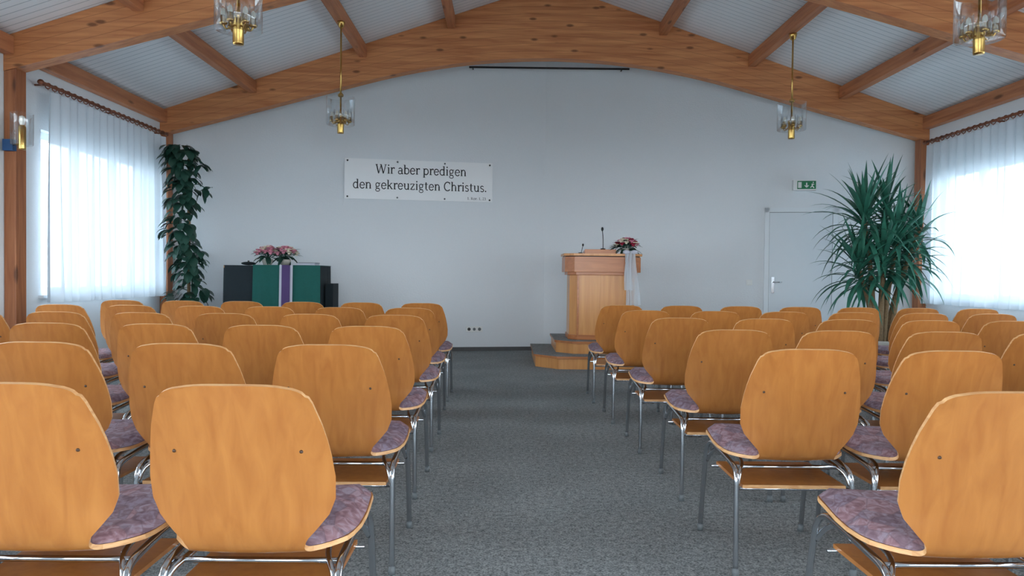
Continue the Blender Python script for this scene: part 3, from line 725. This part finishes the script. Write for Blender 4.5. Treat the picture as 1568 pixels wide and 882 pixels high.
for (dx,dz) in((0.22,2.42),(0.27,2.1),(0.2,1.32),(0.24,0.86),(-0.2,0.8)):
    b.tube(catmull([(px,py,dz+0.05),(px+dx*0.5,py-0.05,dz+0.08),(px+dx,py-0.08,dz)],4),0.006,'leafd',5)
    for k in range(5):
        leaf(b,(px+dx*U(0.6,1),py-0.08,dz+U(-.02,.03)),(U(-.3,1)*(1 if dx>0 else -1),U(-.6,.3),U(-1,.3)),(0,0,1),0.17,0.09,'leafd',0.7)
b.obj('climbing_houseplant')
def blade(b,p,d,L_,W_,droop,mat='leafy',xmax=5.15):
    d=Vector(d).normalized(); side=d.cross(Vector((0,0,1)))
    if side.length<0.05: side=Vector((1,0,0))
    side.normalize(); c=Vector(p);dd=d.copy();vs=[];n=9
    for i in range(n+1):
        t=i/n
        w=W_*0.5*min(1,0.5+t*2.0)*min(1,(1.0-t)*2.2+0.02)
        nn=side.cross(dd); vs+=[c-side*w+nn*w*0.35,c,c+side*w+nn*w*0.35]
        c=c+dd*(L_/n); dd=(dd+Vector((0,0,-droop*(0.3+t)/n*2))).normalized()
    if max(v[0] for v in vs)>xmax: return False
    fs=[]
    for i in range(n):
        a=i*3; fs+=[(a,a+1,a+4,a+3),(a+1,a+2,a+5,a+4)]
    b.add(vs,fs,mat,True); return True
b=MB(); px,py=4.42,8.85
b.lathe([(0,0),(0.19,0),(0.25,0.34),(0.26,0.37),(0.225,0.37),(0.21,0.32),(0,0.32)],(px,py,0),'pot',28); b.lathe([(0,0.325),(0.21,0.325)],(px,py,0),'soil')
heads=[(-0.20,0.0,1.80,0.74,60),(0.10,0.08,1.92,0.62,36),(0.17,-0.05,1.55,0.70,64),(-0.02,-0.12,1.32,0.68,62),(0.38,0.05,1.36,0.62,56),(-0.28,-0.06,1.22,0.66,60),(0.46,-0.02,1.70,0.5,30)]
for hx,hy,hz,L_,n in heads:
    base=(px+hx*0.25,py+hy*0.3,0.32)
    tr=catmull([base,(px+hx*0.5,py+hy*0.6,0.32+(hz-0.32)*0.5),(px+hx,py+hy,hz)],6)
    b.tube(tr,[0.035-0.012*i/(len(tr)-1) for i in range(len(tr))],'bark',8)
    for i in range(n):
        a=i*2.399+U(-.2,.2); t=i/n; e=math.radians(78-t*100+U(-8,8))
        for tries in range(4):
            d=(math.cos(a)*math.cos(e),math.sin(a)*math.cos(e),math.sin(e))
            if blade(b,(px+hx,py+hy,hz-0.26*t+0.04),d,L_*U(0.78,1.1),U(0.044,0.060),0.3+1.3*t*U(0.5,1.2)): break
            a=math.pi-a+U(-.3,.3)
b.obj('potted_yucca')

# ------------------------------------------------------------ light
w=bpy.data.worlds.new('overcast_sky'); scene.world=w; w.use_nodes=True; nt=w.node_tree
bg=nt.nodes['Background']
tc=nt.nodes.new('ShaderNodeTexCoord'); sp=nt.nodes.new('ShaderNodeSeparateXYZ'); nt.links.new(tc.outputs['Generated'],sp.inputs[0])
cr=nt.nodes.new('ShaderNodeValToRGB'); e=cr.color_ramp.elements; e[0].position=0.0; e[0].color=(0.85,0.935,1,1); e[1].position=0.8; e[1].color=(0.74,0.88,1,1)
nt.links.new(sp.outputs['Z'],cr.inputs[0]); nt.links.new(cr.outputs[0],bg.inputs['Color']); bg.inputs['Strength'].default_value=13.0
def portal(loc,rot,sx,sy):
    l=bpy.data.lights.new('window_portal','AREA'); l.shape='RECTANGLE'; l.size=sx; l.size_y=sy
    l.cycles.is_portal=True
    o=bpy.data.objects.new('window_portal',l); o.location=loc; o.rotation_euler=rot; scene.collection.objects.link(o)
for a,c,z0,z1 in wins:
    for s in(-1,1):
        x=(XL-0.2) if s<0 else (XR+0.2)
        portal((x,(a+c)/2,(z0+z1)/2),(0,math.radians(-90 if s<0 else 90),0),z1-z0,c-a)
portal((0.5,Y0-0.19,(RZ0+RZ1)/2),(math.radians(90),0,0),RX1-RX0,RZ1-RZ0)

# ------------------------------------------------------------ camera
cam=bpy.data.cameras.new('camera'); co=bpy.data.objects.new('camera',cam); scene.collection.objects.link(co); scene.camera=co
cam.sensor_width=36; cam.lens=1150/1568*36; cam.clip_start=0.05
Rm=Matrix.Rotation(math.radians(-0.45),4,'Z')@Matrix.Rotation(math.radians(90-1.05),4,'X')@Matrix.Rotation(math.radians(0.6),4,'Z')
co.matrix_world=Matrix.Translation((0,0,1.10))@Rm
